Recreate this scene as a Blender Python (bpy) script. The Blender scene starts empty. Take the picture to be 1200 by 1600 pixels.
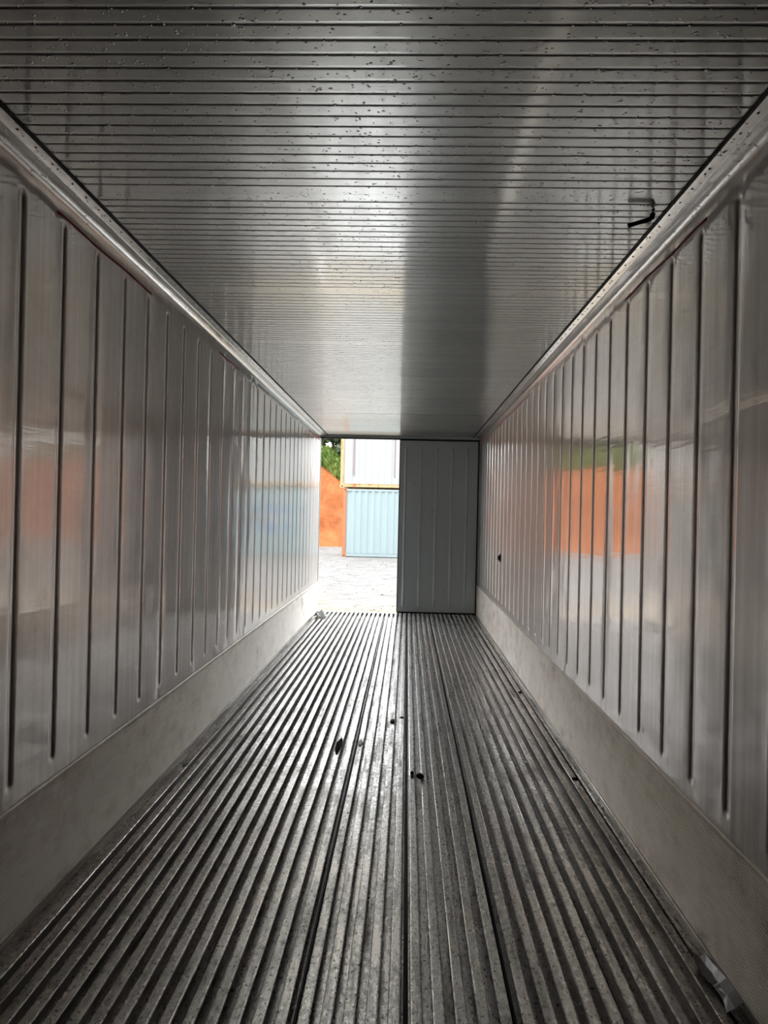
import bpy, bmesh, math, random
from math import pi, sin, cos, sqrt
from mathutils import Matrix, Vector, noise

sc = bpy.context.scene
col = sc.collection
R0 = random.Random(7)

# ------------------------------------------------------------------ camera
F_PX = 1150.0
YAW, PITCH, ROLL = 0.0318, 0.0038, 0.0223
CAM = Vector((0.1257, 0.0, 1.3995))
Ry = Matrix(((cos(YAW), sin(YAW), 0), (-sin(YAW), cos(YAW), 0), (0, 0, 1)))
Rx = Matrix(((1, 0, 0), (0, cos(PITCH), sin(PITCH)), (0, -sin(PITCH), cos(PITCH))))
Rr = Matrix(((cos(ROLL), 0, sin(ROLL)), (0, 1, 0), (-sin(ROLL), 0, cos(ROLL))))
RM = Rr @ Rx @ Ry
right, fwd, up = RM[0], RM[1], RM[2]
cd = bpy.data.cameras.new('camera')
cd.sensor_fit = 'VERTICAL'
cd.sensor_height = 36.0
cd.lens = 36.0 * F_PX / 1600.0
cd.clip_start = 0.05
cd.clip_end = 500
cam = bpy.data.objects.new('camera', cd)
m = Matrix.Identity(4)
for i in range(3):
    m[i][0] = right[i]; m[i][1] = up[i]; m[i][2] = -fwd[i]; m[i][3] = CAM[i]
cam.matrix_world = m
col.objects.link(cam)
sc.camera = cam

# ------------------------------------------------------------------ light
SKY = 5.2
w = bpy.data.worlds.new('overcast_sky'); sc.world = w; w.use_nodes = True
bg = w.node_tree.nodes['Background']
bg.inputs[0].default_value = (0.93, 0.97, 1.0, 1)
bg.inputs[1].default_value = SKY
sd = bpy.data.lights.new('hazy_sun', 'SUN'); sd.energy = 4.0; sd.angle = math.radians(14); sd.color = (1.0, 0.95, 0.87)
sun = bpy.data.objects.new('hazy_sun', sd)
sun.rotation_euler = Vector((0.45, 0.42, -1.0)).to_track_quat('-Z', 'Y').to_euler()
col.objects.link(sun)

sc.view_settings.view_transform = 'Standard'
sc.view_settings.look = 'None'
sc.view_settings.gamma = 1.0
sc.view_settings.use_curve_mapping = False
sc.view_settings.exposure = 0.0
cy = sc.cycles
cy.max_bounces = 24; cy.diffuse_bounces = 8; cy.glossy_bounces = 20; cy.transparent_max_bounces = 8
cy.sample_clamp_indirect = 12.0
cy.blur_glossy = 0.5
cy.use_denoising = True

# ------------------------------------------------------------------ sizes
W2 = 1.145          # half inner width
H = 2.538           # ceiling height
Y0 = -0.9765        # bulkhead
YD = 10.585         # door end
ZK = 0.418          # kick plate top
GZ = -0.41          # yard level

# ------------------------------------------------------------------ node helpers
def mat(name):
    m = bpy.data.materials.new(name); m.use_nodes = True
    nt = m.node_tree
    b = nt.nodes['Principled BSDF']
    return m, nt, b
def N(nt, t, **kw):
    n = nt.nodes.new(t)
    for k, v in kw.items():
        if k in ('op',): n.operation = v
        elif k == 'blend': n.blend_type = v
        else:
            n.inputs[k].default_value = v
    return n
def coords(nt, scale=(1, 1, 1), kind='Object'):
    tc = nt.nodes.new('ShaderNodeTexCoord'); mp = nt.nodes.new('ShaderNodeMapping')
    mp.inputs['Scale'].default_value = scale
    nt.links.new(tc.outputs[kind], mp.inputs['Vector'])
    return mp.outputs['Vector']
def world_coords(nt, scale=(1, 1, 1)):
    g = nt.nodes.new('ShaderNodeNewGeometry'); mp = nt.nodes.new('ShaderNodeMapping')
    mp.inputs['Scale'].default_value = scale
    nt.links.new(g.outputs['Position'], mp.inputs['Vector'])
    return mp.outputs['Vector']
def tex(nt, vec, scale, detail=4, rough=.55, dist=0):
    n = nt.nodes.new('ShaderNodeTexNoise')
    n.inputs['Scale'].default_value = scale; n.inputs['Detail'].default_value = detail
    n.inputs['Roughness'].default_value = rough; n.inputs['Distortion'].default_value = dist
    nt.links.new(vec, n.inputs['Vector'])
    return n.outputs['Fac']
def ramp(nt, fac, stops):
    r = nt.nodes.new('ShaderNodeValToRGB')
    e = r.color_ramp.elements
    e[0].position, e[0].color = stops[0][0], (*stops[0][1], 1) if len(stops[0][1]) == 3 else stops[0][1]
    e[1].position, e[1].color = stops[-1][0], (*stops[-1][1], 1)
    for p, c in stops[1:-1]:
        x = e.new(p); x.color = (*c, 1)
    nt.links.new(fac, r.inputs[0])
    return r.outputs[0]
def maprange(nt, v, a, b, c, d):
    n = nt.nodes.new('ShaderNodeMapRange')
    for i, x in zip((1, 2, 3, 4), (a, b, c, d)): n.inputs[i].default_value = x
    nt.links.new(v, n.inputs[0]); return n.outputs[0]
def math_(nt, op, a, b):
    n = nt.nodes.new('ShaderNodeMath'); n.operation = op
    for i, x in enumerate((a, b)):
        if isinstance(x, (int, float)): n.inputs[i].default_value = x
        else: nt.links.new(x, n.inputs[i])
    return n.outputs[0]
def mixc(nt, fac, a, b, blend='MIX'):
    n = nt.nodes.new('ShaderNodeMix'); n.data_type = 'RGBA'; n.blend_type = blend
    for s, x in ((0, fac), (6, a), (7, b)):
        if isinstance(x, (int, float)): n.inputs[s].default_value = x
        elif isinstance(x, tuple): n.inputs[s].default_value = (*x, 1)
        else: nt.links.new(x, n.inputs[s])
    return n.outputs[2]
def bump(nt, h, strength, dist, normal=None):
    b = nt.nodes.new('ShaderNodeBump')
    b.inputs['Strength'].default_value = strength; b.inputs['Distance'].default_value = dist
    nt.links.new(h, b.inputs['Height'])
    if normal is not None: nt.links.new(normal, b.inputs['Normal'])
    return b.outputs['Normal']
def plain(name, c, rough=.6, metal=0.0):
    m, nt, b = mat(name)
    v = coords(nt); f = tex(nt, v, 30, 3)
    b.inputs['Roughness'].default_value = rough; b.inputs['Metallic'].default_value = metal
    nt.links.new(mixc(nt, f, tuple(x * .8 for x in c), tuple(min(1, x * 1.2) for x in c)), b.inputs['Base Color'])
    return m
M = {}

# sheet steel of the walls: a clear and a hazy reflection together, vertical rolling streaks, scuffs
def sheet(name, c1, c2, streak, r_sharp, r_haze, mixv, wav=.5, drops=False, metal=1.0, ripple=0):
    m, nt, b = mat(name)
    out = nt.nodes['Material Output']
    v = world_coords(nt)
    st = tex(nt, world_coords(nt, streak), 1.0, 5, .6)
    blot = tex(nt, v, 1.7, 4, .6)
    fine = tex(nt, v, 14, 4, .7)
    f = math_(nt, 'ADD', math_(nt, 'MULTIPLY', st, .5), math_(nt, 'ADD', math_(nt, 'MULTIPLY', blot, .3), math_(nt, 'MULTIPLY', fine, .2)))
    cc = ramp(nt, f, [(.345, c1), (.62, c2)])
    smudge = maprange(nt, tex(nt, world_coords(nt, (1, 1, .6)), 6.5, 5, .7), .60, .74, 0, .35)
    cc = mixc(nt, smudge, cc, tuple(x * .45 for x in c1))
    b2 = nt.nodes.new('ShaderNodeBsdfPrincipled')
    for x in (b, b2):
        x.inputs['Metallic'].default_value = metal
        nt.links.new(cc, x.inputs['Base Color'])
    nt.links.new(maprange(nt, f, .35, .65, r_sharp * .75, r_sharp * 1.35), b.inputs['Roughness'])
    nt.links.new(maprange(nt, f, .35, .65, r_haze * .85, r_haze * 1.15), b2.inputs['Roughness'])
    n1 = bump(nt, tex(nt, v, 2.2, 2, .4), wav, .010)
    n1 = bump(nt, st, .12, .002, n1)
    if ripple:
        n1 = bump(nt, tex(nt, world_coords(nt, (2.5, 2.5, 38)), 1.0, 2, .5), ripple, .0012, n1)
    if drops:
        vo = nt.nodes.new('ShaderNodeTexVoronoi'); vo.inputs['Scale'].default_value = 75
        vo.inputs['Randomness'].default_value = 1.0
        nt.links.new(world_coords(nt, (1, .8, 1)), vo.inputs['Vector'])
        sz = maprange(nt, tex(nt, v, 37, 2, .6), .40, .62, -.05, .36)
        d = math_(nt, 'SUBTRACT', sz, vo.outputs['Distance'])
        d = math_(nt, 'MAXIMUM', d, 0.0)
        d = math_(nt, 'POWER', d, .6)
        n1 = bump(nt, d, 1.0, .009, n1)
    nt.links.new(n1, b.inputs['Normal']); nt.links.new(n1, b2.inputs['Normal'])
    mx = nt.nodes.new('ShaderNodeMixShader'); mx.inputs[0].default_value = mixv
    nt.links.new(b.outputs[0], mx.inputs[1]); nt.links.new(b2.outputs[0], mx.inputs[2])
    nt.links.new(mx.outputs[0], out.inputs['Surface'])
    M[name] = m
sheet('wall_steel', (.54, .51, .49), (.79, .765, .745), (40, 40, .5), .075, .44, .50, .6, ripple=.5)
sheet('ceiling_steel', (.56, .57, .56), (.76, .77, .755), (.6, 14, 1), .085, .36, .45, .2, drops=True)
sheet('cove_aluminium', (.60, .585, .56), (.88, .865, .84), (30, 1.2, 30), .12, .36, .45, .2, drops=True)
sheet('door_steel', (.72, .80, .83), (.74, .82, .85), (25, 1, .6), .18, .40, .5, .05, metal=.25)

# kick plate: dull ribbed aluminium with dirt smears
m, nt, b = mat('kick_aluminium'); M['kick_aluminium'] = m
v = world_coords(nt)
f = math_(nt, 'ADD', math_(nt, 'MULTIPLY', tex(nt, world_coords(nt, (1, 2.2, 5)), 1.2, 6, .65), .6), math_(nt, 'MULTIPLY', tex(nt, v, 9, 5, .7), .4))
nt.links.new(ramp(nt, f, [(.34, (.44, .38, .325)), (.42, (.76, .69, .62)), (.54, (.93, .875, .81))]), b.inputs['Base Color'])
b.inputs['Metallic'].default_value = .7
nt.links.new(maprange(nt, f, .3, .7, .42, .55), b.inputs['Roughness'])

# floor bars: worn aluminium, speckled with dirt
def floor_mat(name, k):
    m, nt, b = mat(name); M[name] = m
    v = world_coords(nt)
    long_ = tex(nt, world_coords(nt, (28, 1.3, 28)), 1.0, 5, .65)
    sp = tex(nt, world_coords(nt, (1, .55, 1)), 55, 4, .75)
    bl = tex(nt, v, 3.2, 4, .6)
    f = math_(nt, 'ADD', math_(nt, 'MULTIPLY', long_, .35), math_(nt, 'ADD', math_(nt, 'MULTIPLY', sp, .4), math_(nt, 'MULTIPLY', bl, .25)))
    c = ramp(nt, f, [(.345, tuple(x * k for x in (.13, .12, .105))), (.43, tuple(x * k for x in (.54, .525, .50))), (.53, tuple(x * k for x in (.90, .875, .86)))])
    specks = maprange(nt, tex(nt, world_coords(nt, (1, .6, 1)), 95, 3, .6), .60, .66, 0, .85)
    grime = maprange(nt, tex(nt, world_coords(nt, (9, 1.0, 9)), 2.0, 5, .7), .52, .66, 0, .45)
    c = mixc(nt, specks, mixc(nt, grime, c, (.20, .185, .165)), (.05, .047, .043))
    nt.links.new(c, b.inputs['Base Color'])
    b.inputs['Metallic'].default_value = .9
    nt.links.new(maprange(nt, f, .36, .56, .55, .22), b.inputs['Roughness'])
    nt.links.new(bump(nt, f, .35, .004), b.inputs['Normal'])
floor_mat('bar_aluminium', 1.0)
floor_mat('channel_aluminium', .85)
M['gap_shade_aluminium'] = plain('gap_shade_aluminium', (.52, .50, .47), .5, .8)  # shade of the floor gaps put into a darker bar colour

M['black_rubber'] = plain('black_rubber', (.02, .02, .021), .55)
M['dark_screw'] = plain('dark_screw', (.05, .05, .052), .45, .6)
M['foam'] = plain('foam', (.16, .155, .15), .9)
M['seam_dirt'] = plain('seam_dirt', (.035, .034, .04), .6)
M['marker_red'] = plain('marker_red', (.80, .05, .12), .6)
M['dark_rust'] = plain('dark_rust', (.05, .04, .03), .6, .3)
M['black_bit'] = plain('black_bit', (.025, .025, .027), .6)
M['grey_tape'] = plain('grey_tape', (.46, .46, .50), .35, .5)
M['white_plastic'] = plain('white_plastic', (.75, .75, .76), .4)
M['dark_hole'] = plain('dark_hole', (.03, .028, .027), .8)

# painted, weathered box sides outdoors
def paint(name, base, rust, amount, rough=.55, streaks=True):
    m, nt, b = mat(name); M[name] = m
    v = coords(nt)
    f = tex(nt, v, 2.6, 6, .7); s = tex(nt, coords(nt, (7, 7, .35)), 1.0, 4, .65)
    a = maprange(nt, math_(nt, 'ADD', math_(nt, 'MULTIPLY', f, .65), math_(nt, 'MULTIPLY', s, .35)), amount, amount + .06, 0, 1)
    tone = mixc(nt, s, tuple(x * .86 for x in base), tuple(min(1, x * 1.1) for x in base))
    nt.links.new(mixc(nt, a, tone, rust), b.inputs['Base Color'])
    b.inputs['Roughness'].default_value = rough
paint('white_paint', (.285, .295, .29), (.22, .13, .10), .66)
paint('blue_paint', (.205, .26, .268), (.16, .12, .07), .64)
paint('cream_frame', (.32, .245, .12), (.30, .10, .02), .52)
paint('rust_frame', (.30, .11, .045), (.10, .035, .02), .55)
paint('logo_blue', (.015, .11, .34), (.15, .17, .17), .66)
paint('logo_white', (.33, .34, .34), (.2, .2, .2), .66)
paint('stencil_dark', (.035, .045, .06), (.15, .17, .17), .6)
M['violet_streak'] = plain('violet_streak', (.21, .11, .14), .7)

# gravel, clay, grass, leaves
m, nt, b = mat('gravel'); M['gravel'] = m
v = coords(nt)
f = tex(nt, coords(nt, (.7, 2.2, 1)), 2.2, 8, .7); p = tex(nt, v, .35, 4, .6)
vo = nt.nodes.new('ShaderNodeTexVoronoi'); vo.inputs['Scale'].default_value = 14; nt.links.new(v, vo.inputs['Vector'])
c1 = ramp(nt, f, [(.38, (.075, .070, .070)), (.47, (.130, .125, .121)), (.58, (.19, .184, .174))])
sx = nt.nodes.new('ShaderNodeSeparateXYZ'); nt.links.new(v, sx.inputs[0])
near = maprange(nt, sx.outputs[1], 18.5, 13.0, 0, 1)
nt.links.new(mixc(nt, math_(nt, 'MULTIPLY', near, maprange(nt, p, .36, .6, .1, .85)), c1, (.23, .165, .085)), b.inputs['Base Color'])
b.inputs['Roughness'].default_value = .9
nt.links.new(bump(nt, vo.outputs['Distance'], .35, .02, bump(nt, f, .4, .06)), b.inputs['Normal'])
m, nt, b = mat('clay'); M['clay'] = m
v = coords(nt)
f = tex(nt, v, 1.1, 8, .7); s = tex(nt, coords(nt, (3, 3, .5)), 1.0, 5, .7)
c1 = ramp(nt, f, [(.34, (.20, .058, .016)), (.5, (.30, .088, .024)), (.68, (.36, .13, .045))])
nt.links.new(mixc(nt, maprange(nt, s, .55, .75, 0, .5), c1, (.34, .17, .075)), b.inputs['Base Color'])
b.inputs['Roughness'].default_value = .95
nt.links.new(bump(nt, f, .8, .15), b.inputs['Normal'])
def leafy(name, a, c):
    m, nt, b = mat(name); M[name] = m
    f = tex(nt, coords(nt), 1.3, 3, .7)
    nt.links.new(ramp(nt, f, [(.36, a), (.64, c)]), b.inputs['Base Color'])
    b.inputs['Roughness'].default_value = .6
    b.inputs['Transmission Weight'].default_value = 0
leafy('grass_green', (.06, .13, .012), (.17, .21, .04))
leafy('leaf_green', (.028, .05, .022), (.075, .105, .05))
leafy('leaf_pale', (.04, .075, .03), (.10, .14, .06))
M['bark'] = plain('bark', (.11, .10, .085), .9)

# ------------------------------------------------------------------ mesh helpers
def mesh(name, vs, fs, smooth=False):
    me = bpy.data.meshes.new(name); me.from_pydata([tuple(v) for v in vs], [], fs); me.update()
    if smooth:
        me.polygons.foreach_set('use_smooth', [True] * len(me.polygons))
    return me
def obj(name, me, material, parent=None, loc=None, **props):
    o = bpy.data.objects.new(name, me)
    if me is not None and material is not None and not me.materials: me.materials.append(M[material])
    if parent is not None: o.parent = parent
    if loc is not None: o.location = loc
    col.objects.link(o)
    for k, v in props.items(): o[k] = v
    return o
def empty(name, loc=(0, 0, 0), **props):
    o = bpy.data.objects.new(name, None); o.location = loc; o.empty_display_size = .1
    col.objects.link(o)
    for k, v in props.items(): o[k] = v
    return o
class MB:
    def __init__(s): s.v = []; s.f = []
    def add(s, vs, fs):
        n = len(s.v); s.v += [tuple(v) for v in vs]; s.f += [tuple(i + n for i in q) for q in fs]; return s
    def box(s, x0, x1, y0, y1, z0, z1):
        return s.add([(x0, y0, z0), (x1, y0, z0), (x1, y1, z0), (x0, y1, z0), (x0, y0, z1), (x1, y0, z1), (x1, y1, z1), (x0, y1, z1)],
                     [(0, 3, 2, 1), (4, 5, 6, 7), (0, 1, 5, 4), (1, 2, 6, 5), (2, 3, 7, 6), (3, 0, 4, 7)])
    def tube(s, pts, rads, n=8, caps=True):
        pts = [Vector(p) for p in pts]; rings = []
        for i, p in enumerate(pts):
            t = (pts[min(i + 1, len(pts) - 1)] - pts[max(i - 1, 0)]).normalized()
            a = t.cross(Vector((0, 0, 1)));
            if a.length < .1: a = t.cross(Vector((1, 0, 0)))
            a.normalize(); c = t.cross(a)
            rings.append([p + rads[i] * (cos(2 * pi * k / n) * a + sin(2 * pi * k / n) * c) for k in range(n)])
        vs = [v for r in rings for v in r]; fs = []
        for i in range(len(pts) - 1):
            for k in range(n):
                fs.append((i * n + k, i * n + (k + 1) % n, (i + 1) * n + (k + 1) % n, (i + 1) * n + k))
        if caps: fs += [tuple(range(n))[::-1], tuple((len(pts) - 1) * n + k for k in range(n))]
        return s.add(vs, fs)
    def mesh(s, name, smooth=False): return mesh(name, s.v, s.f, smooth)
def extrude(name, prof, ys, closed=True, smooth=False, flip=False):
    # prof: list of (x, z), swept along y
    n = len(prof); vs = [(x, y, z) for y in ys for (x, z) in prof]; fs = []
    for j in range(len(ys) - 1):
        for i in range(n if closed else n - 1):
            a, b2 = j * n + i, j * n + (i + 1) % n
            q = (a, b2, b2 + n, a + n)
            fs.append(q[::-1] if flip else q)
    if closed: fs += [tuple(range(n))[::-1], tuple((len(ys) - 1) * n + i for i in range(n))]
    return mesh(name, vs, fs, smooth)
def grid(name, us, vs_, fn, smooth=True, flip=False):
    nu, nv = len(us), len(vs_)
    P = [fn(u, v) for v in vs_ for u in us]; fs = []
    for j in range(nv - 1):
        for i in range(nu - 1):
            q = (j * nu + i, j * nu + i + 1, (j + 1) * nu + i + 1, (j + 1) * nu + i)
            fs.append(q[::-1] if flip else q)
    return mesh(name, P, fs, smooth)
def sstep(a, b, x):
    t = min(1, max(0, (x - a) / (b - a))); return t * t * (3 - 2 * t)

# ================================================================== THE CONTAINER'S SHELL
# ---------------------------------------------------------------- floor
fl = obj('floor', MB().box(-1.23, 1.23, Y0 - .08, YD, -.16, -.052).mesh('floor'), 'channel_aluminium', kind='structure',
         label='grey aluminium T-bar floor running the length of the container', category='floor')
PITCH_B = .0625
hw, zt = .0175, -.052
prof = [(-hw, -.0035), (-hw + .002, -.0005), (-hw + .006, 0.0), (hw - .006, 0.0), (hw - .002, -.0005), (hw, -.0035), (hw - .001, -.006),
        (.0035, -.009), (.0035, zt), (-.0035, zt), (-.0035, -.009), (-hw + .001, -.006)]
ysb = [Y0 + .002 + (YD - .035 - Y0) * k / 24 for k in range(25)]
bars = []
for s in range(3):
    rr = random.Random(100 + s)
    me = extrude('t_bar', prof[::-1], ysb)
    for j in range(25):
        dz, dx = rr.uniform(-.0012, .0008), rr.uniform(-.0012, .0012)
        for i in range(12):
            vv = me.vertices[j * 12 + i].co
            if vv.z > -.02: vv.z += dz; vv.x += dx
    me.materials.append(M['bar_aluminium']); me.materials.append(M['gap_shade_aluminium']); bars.append(me)
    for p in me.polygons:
        if len(p.vertices) == 4 and p.center.z < -.006: p.material_index = 1  # faces below the bar tops take the painted gap shade
k = 0
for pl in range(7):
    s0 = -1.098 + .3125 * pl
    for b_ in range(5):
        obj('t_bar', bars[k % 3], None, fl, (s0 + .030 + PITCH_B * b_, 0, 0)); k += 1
seam = MB()
seam.box(-.0075, .0075, Y0, YD - .03, -.0525, -.047); seam.box(-.0025, .0025, Y0, YD - .03, -.047, -.036)
sm = seam.mesh('plank_seam'); sm.materials.append(M['seam_dirt'])
for pl in range(8):
    obj('plank_seam', sm, None, fl, (-1.098 + .3125 * pl, 0, 0))
obj('trim_1', MB().box(-1.16, 1.16, YD - .03, YD + .02, -.16, -.012).box(-1.16, 1.16, YD + .02, YD + .12, -.2, -.03).mesh('trim_1'), 'channel_aluminium',
    kind='structure', label='worn metal door sill at the end of the ribbed floor', category='sill')

# pressed groove section: (radius from the centre line, slope there); soft lip, steeper flank, flat bottom
GS = [(0, 0), (.006, 0), (.010, .42), (.017, .42), (.020, .22), (.025, .18), (.029, .10), (.034, 0)]
GR = (.0, .005, .0075, .010, .013, .016, .019, .0215, .024, .026, .028, .031, .034, .037)
def slope(r):
    for (a, sa), (b, sb_) in zip(GS, GS[1:]):
        if a <= r <= b: return sa + (sb_ - sa) * (r - a) / (b - a)
    return 0
GT = [0.0] * 341
for i in range(339, -1, -1): GT[i] = GT[i + 1] + slope((i + .5) * 1e-4) * 1e-4
def bead(r):
    k = r * 1e4
    if k >= 340: return 0.0
    i = int(k); return GT[i] + (GT[i + 1] - GT[i]) * (k - i)
# ---------------------------------------------------------------- ceiling
ce = obj('ceiling', MB().box(-1.23, 1.23, Y0 - .08, YD + .1, H + .012, H + .10).mesh('ceiling'), 'foam', kind='structure',
         label='grey ribbed sheet metal ceiling beaded with water drops', category='ceiling')
PL = 1.139
KR = .29
offs = tuple(sorted(x * g * KR for g in (-1, 1) for x in GR if x))
def rib(t): return bead(abs(t) / KR) * KR
xs = [-1.06 + 2.12 * i / 14 for i in range(15)]
def ceil_panel(ya, yb, first):
    us = [ya + .0006]
    for r in range(19):
        c = first + .0562 * r
        if c - .012 > ya and c + .012 < yb: us += [c + o for o in offs]
    us.append(yb - .0006)
    def fn(u, x):
        d = 0
        q = (u - first) / .0562
        if -.4 < q < 18.4: d = rib(u - first - .0562 * round(q))
        return (x, u - ya, H + d)
    return grid('ceiling_panel', us, xs, fn, True, flip=True), ya
full = None
for kk in range(-4, 7):
    ja = 2.610 + PL * kk
    ya, yb = max(ja, Y0), min(ja + PL, YD)
    if yb - ya < .05: continue
    if kk == -4 or full is None:
        me, y_ = ceil_panel(ya, yb, ja + .062)
        me.materials.append(M['ceiling_steel'])
        if kk > -4: full = me
    else: me = full
    obj('ceiling_panel', me, None, ce, (0, ya, 0))

# ---------------------------------------------------------------- side walls
BP = .289; B0 = 2.347; WP = 4 * BP; WJ = B0 + BP / 2
ZT = 2.512
bo = tuple(x * g for g in (-1, 1) for x in GR if x) + (0,)
zb, ztop = .500, 2.409
zs = [ZK - .012, .44] + [zb - r for r in sorted(GR, reverse=True)] + [.6, .9, 1.2, 1.5, 1.8, 2.1, 2.3] + [ztop + r for r in GR] + [2.452, ZT]
def wall_mesh(side, seed):
    us = [.0005]
    for q in range(4):
        c = BP / 2 + BP * q
        us += [c + o for o in bo]
        us.append(c + .09); us.append(c + BP / 2 if q < 3 else WP - .0005); us
        if q < 3: us.append(c + BP - .09)
    us = sorted(set(us))
    def fn(u, z):
        q = min(3, max(0, int(u / BP))); t = u - BP / 2 - BP * q
        dz = max(0, zb - z, z - ztop)
        d = bead(sqrt(t * t + dz * dz))
        wob = .0012 * noise.noise(Vector((u * 1.3 + seed * 7.1, z * 1.1, seed)))
        e = min(1, min(u, WP - u) / .1)
        return (side * (W2 + d + wob * e * (1 if abs(t) > .036 else .3)), u, z)
    me = grid('wall_panel', us, zs, fn, True, flip=(side > 0))
    me.materials.append(M['wall_steel']); return me
for side, nm in ((-1, 'wall_left'), (1, 'wall_right')):
    x0, x1 = sorted((side * (W2 + .013), side * (W2 + .085)))
    wl = obj(nm, MB().box(x0, x1, Y0 - .08, YD + .02, -.16, H + .012).mesh(nm), 'foam', kind='structure',
             label=('left' if side < 0 else 'right') + ' grey steel container wall with vertical pressed grooves', category='wall')
    vars_ = [wall_mesh(side, 3 * s + side) for s in range(3)]
    for k in range(-3, 7):
        obj('wall_panel', vars_[k % 3], None, wl, (0, WJ + WP * k, 0))
    # dark closing strip at the door end and a light end trim
    obj('end_trim', MB().box(*sorted((side * (W2 - .004), side * (W2 + .085))), YD - .004, YD + .03, -.02, H - .03).mesh('end_trim'),
        'cove_aluminium' if side < 0 else 'door_steel', wl)
    # red marker lines drawn along the groove tops
    for (ya, yb, z) in (((2.58, 3.55, 2.453), (4.85, 5.40, 2.452), (9.3, 10.5, 2.452)) if side < 0 else ((2.595, 3.55, 2.455), (6.4, 8.6, 2.450), (9.6, 10.55, 2.452))):
        n = 12; ln = MB()
        for i in range(n):
            a, c = ya + (yb - ya) * i / n, ya + (yb - ya) * (i + 1) / n
            t1, t2 = .0055 * (1.0 - .5 * abs(sin(i * 1.7))), .0055 * (1.0 - .5 * abs(sin(i * 1.7 + 1.7)))
            zz = z + .003 * sin(i * .9 + z * 31); z2 = z + .003 * sin((i + 1) * .9 + z * 31)
            xx, xi = side * (W2 - .0022), side * (W2 + .001)
            ln.add([(xx, a, zz - t1), (xx, c, z2 - t2), (xx, c, z2 + t2), (xx, a, zz + t1), (xi, a, zz - t1), (xi, c, z2 - t2), (xi, c, z2 + t2), (xi, a, zz + t1)],
                   [(0, 1, 2, 3), (7, 6, 5, 4), (0, 4, 5, 1), (1, 5, 6, 2), (2, 6, 7, 3), (3, 7, 4, 0)])
        obj('marker_line', ln.mesh('marker_line'), 'marker_red', wl, label='thin red marker line along the groove tops')

# ---------------------------------------------------------------- kick plates (fine ribs along the length)
for side, nm in ((-1, 'baseboard_left'), (1, 'baseboard_right')):
    pr = []
    nr = 38; z0, z1 = .004, ZK - .012
    for i in range(nr):
        a = z0 + (z1 - z0) * i / nr; p = (z1 - z0) / nr
        pr += [(.0042, a), (.0090, a + p * .3), (.0090, a + p * .55), (.0042, a + p * .85)]
    pr += [(.0062, z1), (.0105, z1 + .002), (.0105, z1 + .010), (.006, z1 + .013), (-.012, z1 + .013), (-.012, -.05), (.0062, -.05)]
    pr = [(side * (W2 - d), z) for d, z in pr]
    # gentle knocks: the plate bows in and out a little
    ys = [Y0 + (YD - Y0) * i / 70 for i in range(71)]
    me = extrude(nm, pr, ys, True, False, flip=(side < 0))
    np_ = len(pr)
    for v in me.vertices:
        dz = max(0.0, 1 - abs(v.co.z - .2) / .2)
        dent = .004 * noise.noise(Vector((v.co.y * 1.6, v.co.z * 4, side * 5)))
        if side > 0 and abs(v.co.y - 2.62) < .12: dent += .004 * (1 if v.co.y < 2.62 else -.6)
        v.co.x -= side * dent * dz
    kp = obj(nm, me, 'kick_aluminium', kind='structure', label=('left' if side < 0 else 'right') + ' ribbed aluminium kick plate along the foot of the wall', category='baseboard')
    obj('bead_of_sealant', MB().box(*sorted((side * (W2 - .013), side * (W2 - .006))), Y0, YD, -.004, .004).mesh('sealant'), 'cove_aluminium', kp)
    obj('gutter_strip', MB().box(*sorted((side * (W2 - .043), side * (W2 - .004))), Y0, YD - .03, -.052, -.030).mesh('gutter'), 'channel_aluminium', kp)

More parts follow.
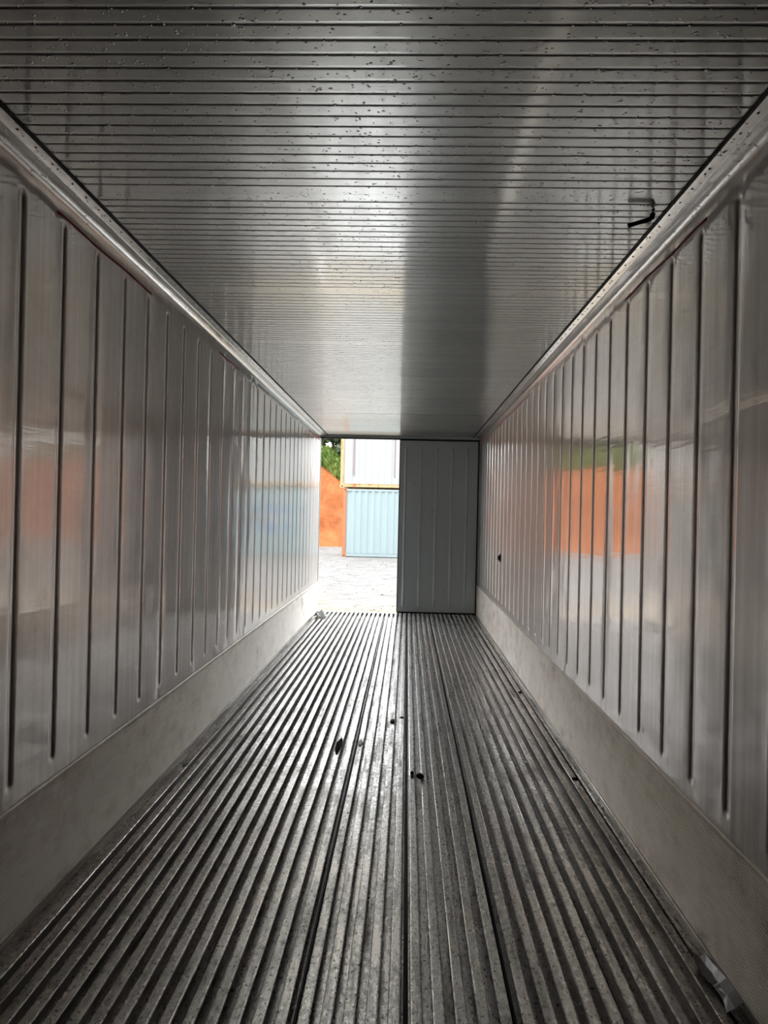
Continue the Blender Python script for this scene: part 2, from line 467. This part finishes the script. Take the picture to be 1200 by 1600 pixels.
# ---------------------------------------------------------------- cove trims with screws
CP = 1.13; CJ = 2.405
scr = MB()
ns = 8
vs = [(.0042 * cos(2 * pi * i / ns), .0042 * sin(2 * pi * i / ns), 0) for i in range(ns)] + [(.0030 * cos(2 * pi * i / ns), .0030 * sin(2 * pi * i / ns), -.0026) for i in range(ns)]
scr.add(vs, [((i + 1) % ns, i, i + ns, (i + 1) % ns + ns) for i in range(ns)] + [tuple(range(ns, 2 * ns))[::-1]])
scm = scr.mesh('screw'); scm.materials.append(M['dark_screw'])
for side, nm, lb in ((-1, 'trim_2', 'left'), (1, 'trim_3', 'right')):
    tr = empty(nm, (0, 0, 0), kind='structure', label='screwed metal cove strip along the %s ceiling edge' % lb, category='trim')
    P = [(.089, 2.5375), (.088, 2.5345), (.0605, 2.5295), (.060, 2.5265), (.055, 2.5252), (.048, 2.5245)]
    cx_, cz_, rr_ = .048, 2.499, .0255
    for i in range(1, 9):
        a = pi / 2 + (pi / 2) * i / 8
        P.append((cx_ + .048 * cos(a) * 1.0, cz_ + rr_ * sin(a)))
    P += [(.0005, 2.4965), (.0004, 2.495), (-.006, 2.494)]
    P = [(side * (W2 - d), z) for d, z in P]
    seg0 = None
    for k in range(-3, 8):
        ya, yb = max(CJ + CP * k, Y0), min(CJ + CP * (k + 1), YD)
        if yb - ya < .02: continue
        L = yb - ya
        me = extrude('cove_segment', P, [.0004 + (L - .0008) * i / 6 for i in range(7)], False, True, flip=(side > 0))
        me.materials.append(M['cove_aluminium'])
        # flat end caps stay flat
        for p in me.polygons:
            if len(p.vertices) > 4: p.use_smooth = False
        sg = obj('cove_segment', me, None, tr, (0, ya, 0))
        y = ya + .018
        base = CJ + CP * k
        for i in range(11):
            t = .018 + .1094 * i
            if base + t < ya or base + t > yb - .01: continue
            s_ = obj('screw', scm, None, sg, (side * (W2 - .076), base + t - ya, 2.5322))
            s_.rotation_euler = (0, side * -.18, 0)
    obj('gasket', MB().box(*sorted((side * (W2 - .089), side * (W2 - .098))), Y0, YD, H - .004, H + .004).box(*sorted((side * (W2 - .1005), side * (W2 - .1035))), Y0, YD, H - .003, H + .004).mesh('gasket'),
        'black_rubber', tr, label='black rubber seal strip')

# ---------------------------------------------------------------- bulkhead behind, header, closed door leaf
obj('wall_back', MB().box(-1.23, 1.23, Y0 - .08, Y0, -.16, H + .1).mesh('wall_back'), 'wall_steel', kind='structure',
    label='grey steel bulkhead closing the front end of the container', category='wall')
hd = obj('trim_4', MB().box(-1.23, 1.23, YD, YD + .10, 2.497, H + .10).mesh('trim_4'), 'door_steel', kind='structure',
         label='dark grey header beam over the door opening', category='trim')
obj('gasket', MB().box(-1.145, 1.145, YD - .012, YD + .03, 2.484, 2.499).mesh('gasket'), 'black_rubber', hd)
dr = empty('door_1', (1.13, YD + .02, 0), kind='structure', label='closed dark grey right door leaf with five vertical ribs', category='door')
x0, x1, z0, z1 = .008, 1.122, .002, 2.482
yb_ = YD + .02
cb = [.087, .309, .531, .753, .971]
us = sorted(set([x0, x1] + [c + o for c in cb for o in (-.030, -.024, -.018, -.012, -.006, 0, .006, .012, .018, .024, .030)]))
zz = [z0 + .012, .045] + [.06 + .008 * i for i in range(6)] + [.5, 1.0, 1.5, 2.0] + [2.36 + .008 * i for i in range(6)] + [2.43, z1 - .012]
def dfn(u, z):
    best = min(cb, key=lambda c: abs(c - u)); t = u - best
    dz = max(0, .10 - z, z - 2.36)
    r = sqrt(t * t + dz * dz)
    h = .016 * (1 - sstep(.005, .019, r))
    return (u - 1.13, -h, z)
obj('door_sheet', grid('door_sheet', us, zz, dfn, True, flip=False), 'door_steel', dr)
obj('door_core', MB().box(x0 - 1.13, x1 - 1.13, .001, .075, z0, z1).mesh('door_core'), 'door_steel', dr)
g = MB()
g.box(x0 - 1.142, x0 - 1.130, -.004, .07, z0, z1); g.box(x1 - 1.130, .030, -.004, .07, z0 - .03, z1 + .02)
g.box(x0 - 1.13, x1 - 1.13, -.004, .07, z1 - .006, z1 + .006); g.box(x0 - 1.13, x1 - 1.13, -.004, .07, z0 - .036, z0 + .012)
obj('door_gasket', g.mesh('door_gasket'), 'black_rubber', dr, label='black rubber door seal')

# ================================================================== OUTSIDE
# ---------------------------------------------------------------- yard
def gh(x, y):
    a = .035 * noise.noise(Vector((x * .35, y * .9, 0))) + .02 * noise.noise(Vector((x * 1.1, y * 2.1, 3)))
    f = min(1, max(0, (y - 12.5) / 3)) * min(1, max(0, (30.2 - y) / .8) if y < 33.8 else 1)
    return GZ + a * f
gy = [10.0 + .45 * i for i in range(72)] + [43, 46, 60, 120]
gx = [-60, -40, -30] + [-24 + .8 * i for i in range(61)] + [30, 40, 60]
gr = obj('ground', grid('ground', gx, [-60, -20, 0, 6] + gy, lambda x, y: (x, y, gh(x, y) if 12.5 < y < 41 else GZ), True), 'gravel',
         kind='structure', label='pale stony gravel yard outside the open door', category='ground')
st = MB()
ph = (1 + sqrt(5)) / 2
ico = [Vector(v).normalized() for v in [(-1, ph, 0), (1, ph, 0), (-1, -ph, 0), (1, -ph, 0), (0, -1, ph), (0, 1, ph), (0, -1, -ph), (0, 1, -ph), (ph, 0, -1), (ph, 0, 1), (-ph, 0, -1), (-ph, 0, 1)]]
icf = [(0, 11, 5), (0, 5, 1), (0, 1, 7), (0, 7, 10), (0, 10, 11), (1, 5, 9), (5, 11, 4), (11, 10, 2), (10, 7, 6), (7, 1, 8), (3, 9, 4), (3, 4, 2), (3, 2, 6), (3, 6, 8), (3, 8, 9), (4, 9, 5), (2, 4, 11), (6, 2, 10), (8, 6, 7), (9, 8, 1)]
for i in range(2600):
    x, y = R0.uniform(-14, 8), R0.uniform(12.8, 30.0)
    s = R0.uniform(.008, .026)
    st.add([(x + v.x * s * R0.uniform(.8, 1.3), y + v.y * s * R0.uniform(.8, 1.3), gh(x, y) + s * .25 + v.z * s * .6) for v in ico], icf)
obj('gravel_stones', st.mesh('gravel_stones'), 'gravel', kind='stuff', label='loose pale stones scattered over the gravel yard', category='gravel')

# ---------------------------------------------------------------- clay bank with grassy top
def bank_top(x): return 4.25 + .25 * noise.noise(Vector((x * .25, 1, 0))) - .95 * sstep(-5.0, -3.6, x)
def bank(x, t):
    top = bank_top(x)
    if t <= 1:
        z = GZ - .1 + (top - GZ + .1) * t
        y = 40.9 + 1.3 * t + .35 * noise.noise(Vector((x * .6, z * .5, 2))) + .15 * noise.noise(Vector((x * 2.1, z * 1.2, 5))) - .5 * max(0, .18 - t) * 4
    else:
        q = t - 1
        y = 42.2 + 22 * q + .25 * noise.noise(Vector((x * .9, q * 9, 4)))
        z = top + 1.25 * (1 - math.exp(-q * 9)) + 1.3 * q + .5 * noise.noise(Vector((x * .5, q * 6, 8))) * min(1, q * 6)
    return (x, y, z)
bx = [-60 + 4 * i for i in range(9)] + [-26 + .45 * i for i in range(90)] + [16, 22, 30, 45, 60]
bt = [i / 16 for i in range(17)] + [1 + i / 16 for i in range(1, 17)]
bk = obj('clay_bank', grid('clay_bank', bx, bt, bank, True), 'clay', kind='structure', label='bare orange clay bank behind the stacked containers', category='bank')
def blades(n, rx, rq, hmin, hmax, seed):
    r = random.Random(seed); mb = MB()
    for i in range(n):
        x = r.uniform(*rx); q = r.uniform(0, 1) ** 1.5 * (rq[1] - rq[0]) + rq[0]
        p = Vector(bank(x, 1 + q)); p.z -= .03
        h = r.uniform(hmin, hmax); a = r.uniform(0, 2 * pi); w_ = r.uniform(.03, .07)
        dx, dy = cos(a) * w_, sin(a) * w_; lx, ly = r.uniform(-.5, .5) * h, r.uniform(-.7, .2) * h
        mb.add([(p.x - dx, p.y - dy, p.z), (p.x + dx, p.y + dy, p.z), (p.x + dx * .6 + lx * .5, p.y + dy * .6 + ly * .5, p.z + h * .65),
                (p.x + lx, p.y + ly, p.z + h * .85), (p.x - dx * .6 + lx * .5, p.y - dy * .6 + ly * .5, p.z + h * .65)], [(0, 1, 2, 4), (4, 2, 3)])
    return mb
mb = blades(16000, (-24, 3), (-.006, .14), .25, .6, 5)
obj('grass', mb.mesh('grass'), 'grass_green', kind='stuff', label='bright green grass covering the top of the clay bank', category='grass')

# ---------------------------------------------------------------- trees behind the bank
def tree(name, x, q, h, mt, seed, label, lean=0.0, crown=(0.25, 1.0)):
    r = random.Random(seed); b0 = Vector(bank(x, 1 + q)); b0.z -= .2
    t = empty(name, b0, label=label, category='tree', group='trees on top of the clay bank')
    mb = MB(); pts = []
    for i in range(8):
        f = i / 7; pts.append(Vector((lean * h * f + .25 * sin(3 * f + seed), .2 * cos(2.2 * f + seed), h * f)))
    r0 = .035 * h / 2.2
    mb.tube(pts, [max(.015, r0 * (1 - .85 * i / 7)) for i in range(8)], 7)
    tr = obj('trunk', mb.mesh('trunk', True), 'bark', t)
    tips = []
    bm_ = MB()
    for i in range(26):
        f = r.uniform(*crown) * .92; k = f * 7; a = int(min(6, k)); p = pts[a].lerp(pts[a + 1], k - a)
        an = r.uniform(0, 2 * pi); L = h * r.uniform(.10, .20) * (1.15 - .5 * f)
        e = p + Vector((cos(an) * L, sin(an) * L, L * r.uniform(.15, .8))); mid = p.lerp(e, .5) + Vector((0, 0, .08 * L))
        bm_.tube([p, mid, e], [.3 * r0 * (1.1 - f), .2 * r0 * (1.1 - f), .01], 5)
        tips += [(mid, L * .35), (e, L * .45)]
    obj('branches', bm_.mesh('branches', True), 'bark', t, kind='stuff')
    tips.append((pts[-1], h * .1))
    lf = MB()
    for i in range(4200):
        c, s = r.choice(tips)
        p = c + Vector((r.gauss(0, s * .55), r.gauss(0, s * .55), r.gauss(0, s * .45)))
        u = Vector((r.gauss(0, 1), r.gauss(0, 1), r.gauss(0, .6))).normalized(); v_ = u.cross(Vector((r.gauss(0, 1), r.gauss(0, 1), r.gauss(0, 1)))).normalized()
        l, ww = r.uniform(.10, .20), r.uniform(.05, .09)
        l *= 1.35; ww *= 1.5
        lf.add([p - u * l, p + v_ * ww, p + u * l, p - v_ * ww], [(0, 1, 2, 3)])
    obj('foliage', lf.mesh('foliage'), mt, t, kind='stuff')
    return t
TL = ['dark leafed tree with a thin grey trunk close beside the white container', 'bushy dark tree just left of the tree beside the white container', 'thin tree with pale leaves at the left edge of the doorway',
      'dark tree on the bank just out of the doorway to the left', 'pale leafed tree on the bank mirrored in the right wall', 'tall dark tree mirrored in the middle of the right wall', 'dark bushy tree mirrored right of the pale leafed one',
      'deep green tree near the left end of the bank', 'slim dark tree behind the white container', 'leftmost green tree on the bank', 'tallest dark tree, standing farthest back above the grass', 'dark tree far back between the pale leafed tree and the doorway', 'dense dark tree filling the gap behind the grass in the doorway']
spec = [(-3.55, .21, 5.2, 'leaf_green', .01), (-4.75, .27, 6.0, 'leaf_green', -.02), (-5.7, .20, 4.8, 'leaf_pale', .04), (-6.9, .26, 5.6, 'leaf_green', 0), (-8.1, .20, 4.8, 'leaf_pale', .02),
        (-9.3, .27, 6.2, 'leaf_green', 0), (-10.5, .21, 5.4, 'leaf_green', -.02), (-11.9, .26, 6.0, 'leaf_green', .02), (-2.3, .24, 5.6, 'leaf_green', .02), (-13.4, .22, 5.6, 'leaf_green', 0), (-4.2, .42, 7.0, 'leaf_pale', 0), (-6.2, .44, 7.0, 'leaf_green', 0), (-3.95, .33, 5.0, 'leaf_green', .01)]
for i, (x, q, h, mt, ln) in enumerate(spec): tree('bank_tree', x, q, h, mt, 40 + i, TL[i], ln, (.02, 1.0))

# ---------------------------------------------------------------- stacked containers
CL, CH, CW = 12.19, 2.896, 2.438
def container(xl, zb_, side_m, rail_m, post_m, label, seed):
    # stands with its long side facing the door; local x along the side, y into depth
    t = empty('shipping_container', (xl, 31.0, zb_), label=label, category='container', group='stacked shipping containers')
    pw = .15
    # corrugated side: trapezoid waves
    P = .278; n = int((CL - 2 * pw) / P)
    x = pw; off = (CL - 2 * pw - n * P) / 2
    pts = [(pw, .045)]
    x = pw + off
    for i in range(n):
        for dx, d in ((0, .045), (.070, .045), (.139, .008), (.209, .008), (.278, .045)): pts.append((x + dx, d))
        x += P
    pts.append((CL - pw, .045))
    for (yo, sg, nm) in ((0, 1, 'side_panel'), (CW, -1, 'side_panel')):
        vs = [(px, yo + sg * d, z) for z in (.16, CH - .10) for (px, d) in pts]; k = len(pts)
        fs = [(i, i + 1, i + 1 + k, i + k) for i in range(k - 1) if pts[i + 1][0] - pts[i][0] > 1e-6]
        obj(nm, mesh(nm, vs, fs if sg > 0 else [f[::-1] for f in fs]), side_m, t)
    for (xa, xb) in ((.03, .06), (CL - .06, CL - .03)):
        m2 = MB()
        ny = 8
        for i in range(ny):
            ya = .15 + (CW - .3) * i / ny; yb2 = .15 + (CW - .3) * (i + 1) / ny; sh = .02 if i % 2 else 0
            m2.box(xa + sh, xb + sh, ya, yb2, .16, CH - .1)
        obj('end_panel', m2.mesh('end_panel'), side_m, t)
    m2 = MB()
    for i in range(40):
        m2.box(.06 + (CL - .12) * i / 40, .06 + (CL - .12) * (i + .5) / 40, .05, CW - .05, CH - .06, CH - .025)
        m2.box(.06 + (CL - .12) * (i + .5) / 40, .06 + (CL - .12) * (i + 1) / 40, .05, CW - .05, CH - .06, CH - .04)
    obj('roof', m2.mesh('roof'), side_m, t)
    obj('underframe', MB().box(.1, CL - .1, .05, CW - .05, .10, .18).mesh('underframe'), rail_m, t)
    for yo in (0, CW - .06):
        obj('bottom_rail', MB().box(pw, CL - pw, yo + .005, yo + .055, .03, .17).box(pw, CL - pw, yo - .005, yo + .065, .155, .17).mesh('bottom_rail'), rail_m, t)
        obj('top_rail', MB().box(pw, CL - pw, yo, yo + .06, CH - .11, CH - .03).mesh('top_rail'), rail_m, t)
    for xo in (0, CL - pw):
        for yo in (0, CW - pw):
            obj('corner_post', MB().box(xo, xo + pw, yo + .01, yo + pw - .01, .118, CH - .118).box(xo + .03, xo + pw - .03, yo, yo + pw, .118, CH - .118).mesh('corner_post'), post_m, t)
            for zo in (0, CH - .118):
                c = MB().box(xo - .006, xo + pw + .026, yo - .006, yo + pw + .01, zo, zo + .118)
                co = obj('corner_casting', c.mesh('corner_casting'), post_m, t)
                obj('casting_hole', MB().box(xo + .05, xo + .12, yo - .009, yo, zo + .035, zo + .085).mesh('casting_hole'), 'dark_hole', co)
    return t
blue = container(-2.60, GZ, 'blue_paint', 'blue_paint', 'rust_frame', 'weathered light blue shipping container standing on the gravel', 1)
white = container(-2.74, GZ + CH + .03, 'white_paint', 'cream_frame', 'cream_frame', 'rust stained white shipping container on top of the blue one', 2)
for bx0, z0_, h_ in ((2.28, .45, 2.1), (.55, .5, 1.9), (4.32, .5, 2.0)):
    obj('rust_streak', MB().box(bx0, bx0 + .035, -.004 + .006, .012, z0_, z0_ + h_).mesh('rust_streak'), 'violet_streak', white, label='faded violet streak down the side')
# square emblem and lettering block on the blue side (seen mirrored in the left wall), on the outer ribs
lx, lz = 2.83 + 2.60, .60 - GZ
lg = MB(); lw = MB(); ld = MB()
n0 = .15 + (CL - .3 - int((CL - .3) / .278) * .278) / 2
def on_ribs(mbx, xa, xb, za, zb2):
    for i in range(43):
        a = n0 + i * .278 + .139; c = a + .07
        a2, c2 = max(a, xa), min(c, xb)
        if c2 > a2: mbx.box(a2, c2, .003, .008, za, zb2)
        # sloping and inner strips
        for s0, s1, d0, d1 in ((.0, .07, .045, .045), (.07, .139, .045, .008), (.209, .278, .008, .045)):
            p0, p1 = n0 + i * .278 + s0, n0 + i * .278 + s1
            q0, q1 = max(p0, xa), min(p1, xb)
            if q1 <= q0: continue
            e0 = d0 + (d1 - d0) * (q0 - p0) / (p1 - p0); e1 = d0 + (d1 - d0) * (q1 - p0) / (p1 - p0)
            mbx.add([(q0, e0 - .004, za), (q1, e1 - .004, za), (q1, e1 - .004, zb2), (q0, e0 - .004, zb2), (q0, e0 + .004, za), (q1, e1 + .004, za), (q1, e1 + .004, zb2), (q0, e0 + .004, zb2)],
                    [(0, 1, 2, 3), (7, 6, 5, 4), (0, 4, 5, 1), (1, 5, 6, 2), (2, 6, 7, 3), (3, 7, 4, 0)])
on_ribs(lg, lx, lx + .78, lz + .80, lz + 1.09)
on_ribs(lg, lx, lx + .78, lz, lz + .27)
on_ribs(lg, lx, lx + .12, lz + .27, lz + .80)
on_ribs(lw, lx + .12, lx + .78, lz + .27, lz + .80)
obj('emblem_blue', lg.mesh('emblem_blue'), 'logo_blue', blue, label='blue square emblem')
obj('emblem_white', lw.mesh('emblem_white'), 'logo_white', blue, label='pale middle of the blue square emblem')
rl = random.Random(3)
for i in range(4):
    xa = lx + .93 + .24 * i
    on_ribs(ld, xa, xa + .05, lz + .25, lz + .85); on_ribs(ld, xa + .05, xa + .16, lz + .25 + .5 * rl.random(), lz + .33 + .5 * rl.random())
obj('lettering', ld.mesh('lettering'), 'stencil_dark', blue, label='worn illegible dark lettering')

# ================================================================== SMALL THINGS INSIDE
# bent dark hook hanging at the right ceiling edge
hk = empty('ceiling_hook', (.99, 2.72, H), label='dark bent metal hook hanging from the right ceiling edge', category='hook')
obj('hook_stem', MB().tube([(.010, -.004, .002), (.009, -.003, -.016), (.004, 0, -.034)], [.009, .010, .0105], 8).mesh('hook_stem', True), 'dark_rust', hk)
obj('hook_arm', MB().tube([(.004, 0, -.034), (-.03, .012, -.040), (-.072, .030, -.048)], [.009, .0085, .0085], 8).mesh('hook_arm', True), 'dark_rust', hk)
# small round fitting on the right wall
fx = empty('wall_fitting', (W2, 8.02, .96), label='small dark round fitting on the right wall', category='fitting')
def disc(r, x0, x1, n=14):
    mb_ = MB(); vs = [(x0, r * cos(2 * pi * i / n), r * sin(2 * pi * i / n)) for i in range(n)] + [(x1, .8 * r * cos(2 * pi * i / n), .8 * r * sin(2 * pi * i / n)) for i in range(n)]
    return mb_.add(vs, [(i, (i + 1) % n, (i + 1) % n + n, i + n) for i in range(n)] + [tuple(range(n, 2 * n))])
obj('flange', disc(.052, .002, -.012).mesh('flange'), 'dark_screw', fx)
obj('plug', disc(.030, -.012, -.03).mesh('plug'), 'black_bit', fx)
# bits lying on the floor
def lump(name, loc, size, seed, mt, label, cat='debris'):
    r = random.Random(seed); bm = bmesh.new(); bmesh.ops.create_icosphere(bm, subdivisions=2, radius=1)
    for v in bm.verts:
        k = 1 + .28 * noise.noise(v.co * 1.7 + Vector((seed, 0, 0)))
        v.co = Vector((v.co.x * size[0] * k, v.co.y * size[1] * k, max(v.co.z, -.75) * size[2] * k))
    lo = min(v.co.z for v in bm.verts)
    for v in bm.verts: v.co.z -= lo
    me = bpy.data.meshes.new(name); bm.to_mesh(me); bm.free()
    for p in me.polygons: p.use_smooth = True
    o = obj(name, me, mt, None, loc); o['label'] = label; o['category'] = cat; o.rotation_euler = (0, 0, r.uniform(0, 3)); return o
def barx(x):   # x of the nearest bar centre
    best = None
    for pl in range(7):
        for b_ in range(5):
            c = -1.098 + .3125 * pl + .030 + PITCH_B * b_
            if best is None or abs(c - x) < abs(best - x): best = c
    return best
lump('pebble', (.224, 3.93, -.001), (.020, .026, .016), 1, 'black_bit', 'black pebble lying on a floor bar near the centre seam', 'pebble')
lump('pebble', (barx(.165), 3.98, -.001), (.010, .016, .012), 2, 'black_bit', 'tiny black crumb beside the black pebble', 'pebble')
def chip(name, loc, sx, sy, h, seed, mt, label, cat='scrap', rot=0):
    r = random.Random(seed); n = 9
    ring = [(sx * cos(2 * pi * i / n) * r.uniform(.75, 1.1), sy * sin(2 * pi * i / n) * r.uniform(.75, 1.1)) for i in range(n)]
    vs = [(x, y, .0005) for x, y in ring] + [(x * .9, y * .9, h * r.uniform(.6, 1.0)) for x, y in ring] + [(0, 0, h * 1.15)]
    fs = [(i, (i + 1) % n, (i + 1) % n + n, i + n) for i in range(n)] + [(n + i, n + (i + 1) % n, 2 * n) for i in range(n)] + [tuple(range(n))[::-1]]
    o = obj(name, mesh(name, vs, fs), mt, None, loc); o['label'] = label; o['category'] = cat; o.rotation_euler[2] = rot; return o
chip('rubber_scrap', (barx(.03), 4.99, 0), .017, .055, .012, 3, 'black_bit', 'black rubber scrap on a middle floor bar', 'scrap')
chip('rubber_scrap', (barx(.09), 5.10, 0), .016, .014, .006, 4, 'black_bit', 'small black chip beyond the black pebble, one bar right of the rubber scrap', 'scrap')
chip('dark_fragment', (barx(-.235), 4.42, 0), .020, .17, .010, 5, 'foam', 'long dark crumpled rag lying along a floor bar left of centre', 'fragment')  # long low dark piece along one bar
chip('paper_scrap', (barx(-.13), 4.50, 0), .017, .06, .006, 6, 'white_plastic', 'thin pale scrap next to the dark rag', 'scrap')
chip('wood_chip', (barx(1.045), 4.00, 0), .020, .012, .008, 7, 'black_bit', 'small dark chip beside the right kick plate', 'chip')
chip('wood_chip', (barx(1.03), 5.93, 0), .018, .014, .010, 8, 'black_bit', 'dark chip on the farther right part of the floor', 'chip')
chip('leaf_scrap', (barx(.97), 5.90, 0), .018, .13, .008, 9, 'grey_tape', 'crumpled grey film left of the far dark chip', 'scrap')
chip('paper_scrap', (barx(-1.05), 4.03, 0), .017, .03, .007, 10, 'white_plastic', 'small pale scrap beside the left kick plate', 'scrap')
# crumpled white plastic at the far left corner by the door
def sheetlet(name, loc, pts, th, mt, label, cat):
    # pts: rows of (x,y,z); a bent strip with thickness
    nr, nc = len(pts), len(pts[0]); vs = []; 
    for k in (0, th):
        for r_ in pts:
            for p in r_: vs.append((p[0], p[1], p[2] + k))
    n = nr * nc; fs = []
    for j in range(nr - 1):
        for i in range(nc - 1):
            a = j * nc + i; q = (a, a + 1, a + nc + 1, a + nc)
            fs += [q[::-1], tuple(x + n for x in q)]
    edge = [(0, i) for i in range(nc)] + [(j, nc - 1) for j in range(1, nr)] + [(nr - 1, i) for i in range(nc - 2, -1, -1)] + [(j, 0) for j in range(nr - 2, 0, -1)]
    idx = [j * nc + i for j, i in edge]
    for a, c in zip(idx, idx[1:] + idx[:1]): fs.append((a, c, c + n, a + n))
    o = obj(name, mesh(name, vs, fs), mt, None, loc); o['label'] = label; o['category'] = cat; return o
rp = random.Random(12)
sheetlet('plastic_bag', (-1.02, 9.95, .004), [[(-.08 + .04 * i, -.16 + .08 * j, max(0, .03 + .035 * sin(2.1 * i + j) + rp.uniform(-.02, .03)) * (1 if 0 < i < 4 else .4)) for i in range(5)] for j in range(5)], .002,
         'white_plastic', 'crumpled white plastic in the left corner by the open door', 'plastic')
# torn grey tape curling off the right gutter, nearest corner
sheetlet('torn_tape', (1.085, 2.13, 0.0), [[(-.020 + .012 * sin(j * 1.3), .0 + .052 * j, .004 + .004 * j), (.004, .0 + .052 * j, .016 + .007 * sin(j * .9)), (.024 + .004 * cos(j), .052 * j, .030 + .012 * sin(j * .8 + .5)), (.040, .02 + .045 * j, .012)] for j in range(6)], .0016,
         'grey_tape', 'torn grey metal tape curling up beside the right kick plate', 'tape')
